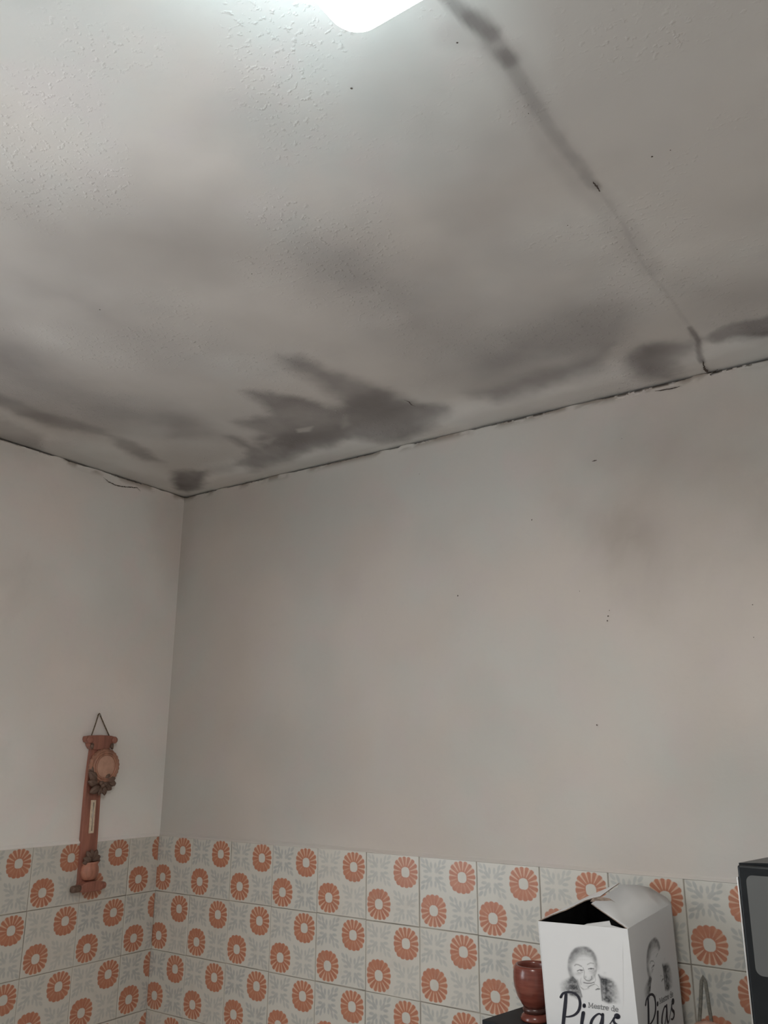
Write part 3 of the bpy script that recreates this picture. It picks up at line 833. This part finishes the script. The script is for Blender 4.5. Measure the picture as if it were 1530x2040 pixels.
def panel(name, pts, inward, th=.0016, parent=wb, torn=False):
    """card sheet: outside white, inside as dark as its shadow, cut edges brown where torn"""
    pts = [Vector(p) - WO for p in pts]; inw = Vector(inward).normalized() * th; n = len(pts)
    V = pts + [p + inw for p in pts]
    nrm = Vector((0, 0, 0))
    for i in range(n): nrm += pts[i].cross(pts[(i + 1) % n])
    f0 = tuple(range(n)); f1 = tuple(range(2 * n - 1, n - 1, -1))
    if nrm.dot(inw) > 0: f0 = f0[::-1]; f1 = f1[::-1]
    F = [f0, f1] + [(i, (i + 1) % n, n + (i + 1) % n, n + i) for i in range(n)]
    me = make_mesh(name, V, F, [M_CARD, M_CIN, M_CTORN if torn else M_CARD])
    me.polygons.foreach_set('material_index', [0, 1] + [2] * n)
    bm = bmesh.new(); bm.from_mesh(me); bmesh.ops.recalc_face_normals(bm, faces=bm.faces); bm.to_mesh(me); bm.free()
    return link(name, me, parent)
front = panel('front_panel', [A, B, B0, A0], (0, 1, 0))
side = panel('side_panel', [B, C_, C0, B0], (-1, .15, 0))
panel('side_panel', [A, D, D0, A0], (1, -.15, 0))
panel('back_panel', [C_, D, D0, C0], (0, -1, 0))
panel('bottom_panel', [A0 + Vector((.003, .003, .0005)), B0 + Vector((-.003, .003, .0005)), C0 + Vector((-.003, -.003, .0005)), D0 + Vector((.003, -.003, .0005))], (0, 0, 1))
# the torn gable of flaps
R1 = Vector((1.356, -.160, 1.367)); R2 = Vector((1.409, -.110, 1.393)); P1 = Vector((1.370, -.165, 1.3645))
E1 = Vector((1.438, -.040, 1.383)); E2 = Vector((1.467, -.045, 1.371))
def strip_panel(name, bot, top, inward, th=.0016, mats=None):
    """card flap between its hinge line and its torn edge"""
    n = len(bot); inw = Vector(inward).normalized() * th
    V = [Vector(p) - WO for p in bot] + [Vector(p) - WO for p in top]
    V += [p + inw for p in V]; m2 = 2 * n; F = []; mi = []
    for i in range(n - 1):
        F.append((i, i + 1, n + i + 1, n + i)); mi.append(0)
        F.append((m2 + i, m2 + n + i, m2 + n + i + 1, m2 + i + 1)); mi.append(1)
        F.append((n + i, n + i + 1, m2 + n + i + 1, m2 + n + i)); mi.append(2)
        F.append((i, m2 + i, m2 + i + 1, i + 1)); mi.append(0)
    for k in (0, n - 1): F.append((k, n + k, m2 + n + k, m2 + k)); mi.append(2)
    me = make_mesh(name, V, F, mats or [M_CARD, M_CIN, M_CTORN]); me.polygons.foreach_set('material_index', mi)
    bm = bmesh.new(); bm.from_mesh(me); bmesh.ops.recalc_face_normals(bm, faces=bm.faces); bm.to_mesh(me); bm.free()
    return link(name, me, wb)
def lerp(p, q, ts): return [p + (q - p) * t for t in ts]
rt = [P1 + Vector((.012, -.010, -.003)), P1, Vector((1.390, -.136, 1.3785)), R2, Vector((1.424, -.070, 1.3895)), E1, E2 + Vector((.004, 0, -.002))]
fl = strip_panel('top_flap', lerp(B + Vector((-.0005, .0005, .0008)), C_ + Vector((-.0005, -.0005, .0008)), (0, .05, .3, .52, .75, .9, 1)), rt, (-.3, 0, -1))
fl.data.polygons.foreach_set('use_smooth', [p.material_index == 0 for p in fl.data.polygons])
lt = [A + Vector((.004, .004, .0025)), Vector((1.312, -.196, 1.3460)), Vector((1.328, -.184, 1.3525)), Vector((1.343, -.172, 1.3605)), R1 + Vector((0, 0, .0008)), Vector((1.366, -.151, 1.3710)),
      Vector((1.377, -.139, 1.3735)), Vector((1.390, -.127, 1.3840)), R2 + Vector((-.004, 0, .0030))]
strip_panel('top_flap', lerp(A + Vector((.0005, .0005, .0008)), D + Vector((.0005, -.0005, .0008)), np.linspace(0, 1, len(lt))), lt, (.3, 0, -1))
strip_panel('torn_liner', [Vector((1.366, -.160, 1.3668)), Vector((1.382, -.160, 1.3645)), Vector((1.394, -.158, 1.3645)), Vector((1.408, -.152, 1.3665))],
            [Vector((1.369, -.153, 1.3725)), Vector((1.386, -.150, 1.3745)), Vector((1.399, -.149, 1.3735)), Vector((1.411, -.151, 1.3675))], (0, .5, -.3), .0008, [M_CTORN] * 3)
strip_panel('front_flap', [Vector((1.372, -.2138, 1.3352)), Vector((1.400, -.2138, 1.3360)), Vector((1.449, -.2138, 1.3372))],
            [Vector((1.376, -.2060, 1.3368)), Vector((1.414, -.1950, 1.3440)), Vector((1.420, -.2050, 1.3390))], (0, .3, -1), .0010)

# ---- print on the carton: drawing units (a, b) are a fine square raster on the front face
def ab2st(a, b):
    x = 1.59110e-4 * a - 8.897e-6 * b + 1.261864; z = 2.15254e-5 * a - 1.351403e-4 * b + 1.400470
    t = (1.335 - z) / .180; s = (x - 1.285 - .007 * t) / .168
    t = (1.333 + .005 * s - z) / (.178 + .005 * s)
    return s, t
FACES = {'front': (A, B, A0, B0, Vector((0, -1, .03)).normalized()), 'side': (B, C_, B0, C0, Vector((1, -.165, .03)).normalized())}
def face_pt(face, a, b, off):
    p, q, p0, q0, nn = FACES[face]; s, t = ab2st(a, b)
    top = p + (q - p) * s; bot = p0 + (q0 - p0) * s
    return top + (bot - top) * t + nn * off - WO

m = Mat('charcoal_print', .4, .4); ink, _, _ = m.attr('ink')
m.color(m.mix(ink, (.675, .675, .675), (.04, .042, .046))); M_PORT = m.m
M_INK = simple('navy_black_ink', (.016, .017, .028), .4, .4)
M_INKG = simple('grey_ink', (.17, .17, .175), .45, .4)

ga = np.arange(405, 1181, 5.0); gb = np.arange(835, 1561, 5.0)
GA, GB = np.meshgrid(ga, gb); fa, fb = GA.ravel(), GB.ravel()
def gs(cx, cy, rx, ry, amp, rot=0):
    c, s = math.cos(math.radians(rot)), math.sin(math.radians(rot)); dx, dy = fa - cx, fb - cy
    return amp * np.exp(-(((dx * c + dy * s) / rx) ** 2 + ((dy * c - dx * s) / ry) ** 2))
def st(pts, w, amp): return amp * smooth(w, w * .25, line_d(fa, fb, pts))
nz = N1.fbm(fa / 26, fb / 26, 5)
inkv = np.zeros(fa.shape)
def over(v):
    global inkv
    inkv = 1 - (1 - inkv) * (1 - np.clip(v, 0, 1))
head = ((fa - 715) / 165) ** 2 + ((fb - 1085) / 225) ** 2
over(.48 * smooth(1.35, .95, head) * smooth(1085, 900, fb) * smooth(.15, .8, ((fa - 735) / 130) ** 2 + ((fb - 1045) / 115) ** 2) * (.5 + nz))   # hair
over(.42 * smooth(.45, .95, head) * smooth(1.25, 1.0, head) * (.4 + nz) * smooth(1340, 1200, fb))      # face edge shading
over(gs(598, 1010, 34, 70, .42, 12)); over(gs(866, 1000, 22, 60, .34, -14)); over(gs(640, 930, 60, 34, .3, -30)); over(gs(572, 1130, 26, 48, .38, -8)); over(gs(900, 1105, 16, 40, .16)); over(gs(590, 1200, 30, 40, .28))
over(gs(665, 1180, 42, 20, .26)); over(gs(830, 1165, 34, 18, .22)); over(gs(700, 1010, 90, 14, .10)); over(gs(720, 975, 90, 10, .08))
over(st([(625, 1082), (640, 1068), (668, 1072), (705, 1092)], 12, .5)); over(st([(775, 1070), (810, 1052), (845, 1060)], 11, .42))
over(st([(655, 1146), (685, 1132), (722, 1138)], 9, .8)); over(st([(785, 1124), (815, 1116), (848, 1122)], 9, .8))
over(gs(700, 1142, 13, 8, .9)); over(gs(817, 1123, 13, 8, .9)); over(st([(660, 1165), (690, 1172), (722, 1158)], 7, .35)); over(st([(790, 1145), (820, 1148), (846, 1136)], 7, .3))
over(st([(722, 1105), (738, 1150), (735, 1195), (732, 1222)], 7, .42)); over(st([(735, 1232), (760, 1258), (795, 1264), (826, 1240), (822, 1210)], 8, .62))
over(gs(750, 1220, 14, 14, .4)); over(st([(730, 1284), (770, 1293), (815, 1292), (848, 1280)], 9, .78)); over(st([(700, 1230), (690, 1270), (700, 1310)], 8, .25))
over(st([(860, 1205), (868, 1250), (852, 1290)], 7, .3)); over(gs(790, 1325, 50, 10, .22)); over(st([(778, 1342), (810, 1318), (850, 1304)], 8, .66))
over(st([(870, 1367), (890, 1355), (912, 1358)], 10, .8)); over(gs(895, 1362, 16, 7, .6)); over(st([(850, 1300), (880, 1312), (905, 1340)], 6, .35)); over(st([(700, 1345), (740, 1365), (790, 1352)], 10, .25))
over(st([(655, 1250), (690, 1335), (725, 1370)], 9, .3))
jl = poly_sd(fa, fb, [(420, 1310), (480, 1262), (600, 1215), (645, 1262), (690, 1390), (705, 1450), (690, 1490), (600, 1450), (470, 1400)])
over(.95 * smooth(-22, 26, jl) * smooth(400, 600, fa) * (.35 + 1.0 * nz)); over(st([(600, 1218), (645, 1265), (690, 1390), (706, 1450)], 11, .55)); over(gs(610, 1300, 40, 60, .35))
jr = poly_sd(fa, fb, [(905, 1192), (960, 1222), (1050, 1240), (1110, 1300), (1145, 1420), (1150, 1520), (1010, 1525), (942, 1490), (930, 1320)])
over(.98 * smooth(-22, 28, jr) * smooth(1185, 985, fa) * (.35 + 1.0 * nz)); over(st([(902, 1192), (928, 1250), (934, 1380), (944, 1490)], 12, .6)); over(gs(965, 1290, 30, 70, .35)); over(gs(975, 1170, 16, 12, .12))
edge = np.minimum.reduce([fa - 405, 1180 - fa, fb - 835, 1560 - fb])
inkv *= smooth(0, 40, edge)
def portrait(face, parent):
    V = [face_pt(face, a, b, .00035) for a, b in zip(fa, fb)]
    me = make_mesh('printed_portrait', V, grid_faces(len(ga), len(gb)), [M_PORT])
    at = me.attributes.new('ink', 'FLOAT_COLOR', 'POINT')
    d = np.zeros((len(V), 4), np.float32); d[:, 0] = inkv; d[:, 3] = 1
    at.data.foreach_set('color', d.ravel())
    o = link('printed_portrait', me, parent); o['label'] = 'grey charcoal portrait of an old man with hand to chin'; return o

def catmull(pts, n=8):
    P = [np.array(p, float) for p in pts]; out = []
    for i in range(len(P) - 1):
        p0 = P[max(i - 1, 0)]; p1 = P[i]; p2 = P[i + 1]; p3 = P[min(i + 2, len(P) - 1)]
        for k in range(n):
            t = k / n
            out.append(.5 * ((2 * p1) + (p2 - p0) * t + (2 * p0 - 5 * p1 + 4 * p2 - p3) * t * t + (3 * p1 - p0 - 3 * p2 + p3) * t ** 3))
    out.append(P[-1]); return out
def add_stroke(bm, face, pts, w, off, curve=True, taper=None):
    P = catmull(pts) if curve else [np.array(p, float) for p in pts]; n = len(P)
    ws = np.interp(np.linspace(0, 1, n), np.linspace(0, 1, len(w)), w) if isinstance(w, (list, tuple)) else [w] * n
    Lv, Rv = [], []
    for i in range(n):
        d = P[min(i + 1, n - 1)] - P[max(i - 1, 0)]; d = d / (np.hypot(*d) + 1e-9); nn = np.array([-d[1], d[0]]) * ws[i] / 2
        Lv.append(bm.verts.new(face_pt(face, *(P[i] + nn), off))); Rv.append(bm.verts.new(face_pt(face, *(P[i] - nn), off)))
    for i in range(n - 1): bm.faces.new((Lv[i], Lv[i + 1], Rv[i + 1], Rv[i]))
    for k in (0, n - 1):      # round ends
        c = bm.verts.new(face_pt(face, *P[k], off)); r = ws[k] / 2
        ring = [bm.verts.new(face_pt(face, P[k][0] + r * math.cos(q), P[k][1] + r * math.sin(q), off)) for q in np.linspace(0, 2 * PI, 13)[:-1]]
        for i in range(12): bm.faces.new((ring[i], ring[(i + 1) % 12], c))
PIAS = {
 'P': [([(458, 1458), (485, 1415), (545, 1398), (610, 1408), (665, 1452), (686, 1530), (668, 1612), (620, 1664), (560, 1686), (512, 1690)], [34, 30, 26, 26, 30, 34, 34, 28, 22, 14]),
       ([(520, 1425), (512, 1530), (498, 1650), (486, 1765), (478, 1830)], [38, 44, 44, 42, 34])],
 'i': [([(733, 1548), (732, 1562)], 40), ([(722, 1640), (712, 1700), (702, 1770), (712, 1822), (745, 1815)], [44, 42, 38, 28, 14])],
 'a': [([(938, 1668), (905, 1645), (862, 1668), (822, 1720), (806, 1785), (826, 1832), (872, 1815), (912, 1760), (938, 1668)], [20, 20, 24, 32, 32, 24, 16, 16, 18]),
       ([(944, 1650), (940, 1720), (936, 1790), (952, 1832), (985, 1815)], [32, 36, 34, 26, 12])],
 's': [([(1102, 1665), (1112, 1672)], 62), ([(1120, 1650), (1088, 1668), (1064, 1712), (1080, 1750), (1112, 1780), (1108, 1822), (1066, 1838), (1030, 1822)], [18, 22, 26, 30, 32, 26, 20, 12]),
       ([(985, 1815), (1030, 1750), (1070, 1690)], [12, 12, 16])],
}
LET = {   # serif capitals and small letters: strokes in a box of unit x-height, y down, baseline 0
 'M': (1.55, [[(.1, -1.4), (.4, -1.4)], [(.25, -1.4), (.25, 0)], [(.08, 0), (.42, 0)], [(.25, -1.4), (.75, -.3)], [(.75, -.3), (1.25, -1.4)], [(1.25, -1.4), (1.25, 0)], [(1.08, 0), (1.42, 0)], [(1.2, -1.4), (1.42, -1.4)]]),
 'e': (.95, [[(.12, -.52), (.8, -.52), (.74, -.85), (.46, -1.0), (.2, -.85), (.1, -.5), (.2, -.15), (.48, 0), (.8, -.14)]]),
 's': (.80, [[(.66, -.75), (.6, -.95), (.36, -1.0), (.14, -.85), (.2, -.6), (.5, -.45), (.66, -.22), (.5, -.02), (.25, 0), (.1, -.1), (.1, -.28)]]),
 't': (.65, [[(.28, -1.3), (.28, -.2), (.4, 0), (.58, -.06)], [(.06, -.96), (.56, -.96)]]),
 'r': (.75, [[(.06, -.97), (.25, -.97), (.25, 0)], [(.08, 0), (.46, 0)], [(.25, -.65), (.42, -.92), (.66, -.95), (.68, -.8)]]),
 'd': (1.05, [[(.58, -1.5), (.78, -1.5), (.78, 0), (.96, 0)], [(.78, -.75), (.6, -.96), (.34, -.98), (.14, -.75), (.1, -.45), (.2, -.1), (.42, 0), (.64, -.1), (.78, -.32)]]),
 ' ': (.55, []),
}
def lettering(face, parent):
    for ch, strokes in PIAS.items():
        bm = bmesh.new()
        for k, (pts, w) in enumerate(strokes): add_stroke(bm, face, pts, w, .00055 + .00006 * k)
        bm_obj('printed_letter', bm, M_INK, parent)
    x = 0; sc = 38.0; tot = sum(LET[c][0] for c in 'Mestre de')
    for ch in 'Mestre de':
        adv, strokes = LET[ch]
        if strokes:
            bm = bmesh.new()
            for k, q in enumerate(strokes):
                pts = [(778 + (x + px_) * 345 / tot, 1572 + (x + px_) * 345 / tot * .132 + py_ * sc) for px_, py_ in q]
                add_stroke(bm, face, pts, 6.5 if k % 2 else 8.0, .00055 + .00003 * k, curve=len(pts) > 3)
            bm_obj('printed_letter', bm, M_INKG, parent)
        x += adv
for face, par in (('front', front), ('side', side)):
    portrait(face, par); lettering(face, par)

# ------------------------------------------------------------------ microwave at the right edge
mw = tag(empty('microwave', (1.893, -.165, CZ)), 'black microwave with rounded grey glass window and steel edge at the right', 'microwave')
MX0, MX1, MY0, MY1 = -.226, .226, -.130, .105
zt = 1.4705 - CZ
bm = bmesh.new(); n = 16; secs = []
outline = []
for k in range(n + 1):      # gently crowned top, front-left corner rounded
    x = MX0 + (MX1 - MX0) * k / n; outline.append((x, zt - .004 * (2 * abs(k / n - .5)) ** 4))
prof = [(MX0, .012)] + [(x, z) for x, z in outline] + [(MX1, .012)]
add_prism(bm, prof, lambda p: (p[0], MY1, p[1] - (.012 if p[1] > .1 else 0)), lambda p: (p[0], MY0, p[1]))
body = bm_obj('body', bm, M_BLACK2, mw)
bm = bmesh.new(); add_box(bm, ((MX0 + .335 + MX0) / 2 , MY0 - .006, .012 + (zt - .018) / 2), (.335, .014, zt - .018), .003)
door = bm_obj('door', bm, M_BLACK2, mw)
m = Mat('smoked_door_glass', .12, .6); m.color(m.mix(m.noise(m.tc(), 8), (.075, .08, .08), (.09, .094, .094))); M_SMOKE = m.m
wz0, wz1 = 1.3135 - CZ, 1.4515 - CZ; wx0 = MX0 + .0115
bm = bmesh.new()
add_prism(bm, rounded_rect(wx0, wx0 + .26, wz0, wz1, .010), lambda p: (p[0], MY0 - .012, p[1]), lambda p: (p[0], MY0 - .0142, p[1]))
bm_obj('window_glass', bm, M_SMOKE, door)
box_obj('edge_trim', (MX0 - .0012, MY0 - .006, .012 + (zt - .03) / 2), (.0024, .013, zt - .04), M_STEEL, door, .0008)
bm = bmesh.new(); hx = MX0 + .318
add_tube(bm, [(hx, MY0 - .013, .06), (hx, MY0 - .035, .065), (hx, MY0 - .038, .15), (hx, MY0 - .035, .24), (hx, MY0 - .013, .245)], .006, 12)
bm_obj('door_handle', bm, M_STEEL, door, True)
cp = box_obj('control_panel', (MX0 + .394, MY0 - .005, .012 + (zt - .018) / 2), (.112, .012, zt - .018), M_BLACK2, mw, .003)
for zz in (.22, .10):
    bm = bmesh.new(); add_lathe(bm, [(.022, 0), (.022, -.004), (.019, -.016), (.016, -.018)], 28, (MX0 + .394, MY0 - .011, zz), 'Y')
    bm_obj('knob', bm, M_STEEL, cp, True)
for sx in (MX0 + .04, MX1 - .04):
    for sy in (-.105, -.015):
        bm = bmesh.new(); add_lathe(bm, [(.011, 0), (.012, .004), (.012, .0125)], 16, (sx, sy, 0)); bm_obj('foot', bm, M_BLACK2, mw, True)

# ------------------------------------------------------------------ small hanging piece on the tiles between box and microwave
hp = tag(empty('hanging_ornament', (1.512, -.0062, 1.085)), 'pinkish-brown wooden piece on a grey strap loop, low on the tiles', 'wall ornament')
M_STRAP = simple('grey_strap', (.20, .19, .165), .8, .2, scale=150, var=.25)
M_PINKW = wood('pink_brown_wood', (.50, .30, .235), .5, (50, 50, 8), .2)
bm = bmesh.new()
def strap(p0, p1, w, y):
    p0, p1 = Vector(p0), Vector(p1)
    d = (p1 - p0).normalized(); nx_ = Vector((-d.z, 0, d.x)) * w / 2
    add_prism(bm, [p0 + nx_, p1 + nx_, p1 - nx_, p0 - nx_], lambda q: (q.x, y, q.z), lambda q: (q.x, y - .002, q.z))
zo = 1.085; xo = 1.512
loop = [(1.5005, 1.156), (1.5045, 1.178), (1.5085, 1.205), (1.5115, 1.226), (1.5150, 1.2335), (1.5185, 1.2265), (1.5200, 1.205), (1.5215, 1.178), (1.5235, 1.156)]
rows = []
for i, (x, z) in enumerate(loop):
    a = loop[max(i - 1, 0)]; b = loop[min(i + 1, len(loop) - 1)]
    d = Vector((b[0] - a[0], b[1] - a[1])).normalized(); nn = Vector((-d.y, d.x)) * .0028
    rows.append([bm.verts.new((x - xo + s * nn.x, y, z - zo + s * nn.y)) for s, y in ((1, -.001), (1, -.004), (-1, -.004), (-1, -.001))])
for q, w in zip(rows[:-1], rows[1:]):
    for k in range(4): bm.faces.new((q[k], q[(k + 1) % 4], w[(k + 1) % 4], w[k]))
bm.faces.new(rows[0]); bm.faces.new(rows[-1][::-1])
bm_obj('strap_loop', bm, M_STRAP, hp)
bm = bmesh.new()
prof = [(-.026, .006), (-.03, .04), (-.026, .064), (-.014, .073), (.004, .0785), (.024, .076), (.038, .068), (.044, .05), (.04, .02), (.03, 0)]
add_prism(bm, prof[::-1], lambda p: (p[0], -.0005, p[1]), lambda p: (p[0], -.022, p[1]))
bmesh.ops.recalc_face_normals(bm, faces=bm.faces)
bmesh.ops.bevel(bm, geom=[e for e in bm.edges if e.calc_face_angle(0) > 1.0], offset=.005, segments=3, profile=.5, affect='EDGES')
bm_obj('wooden_body', bm, M_PINKW, hp, True)
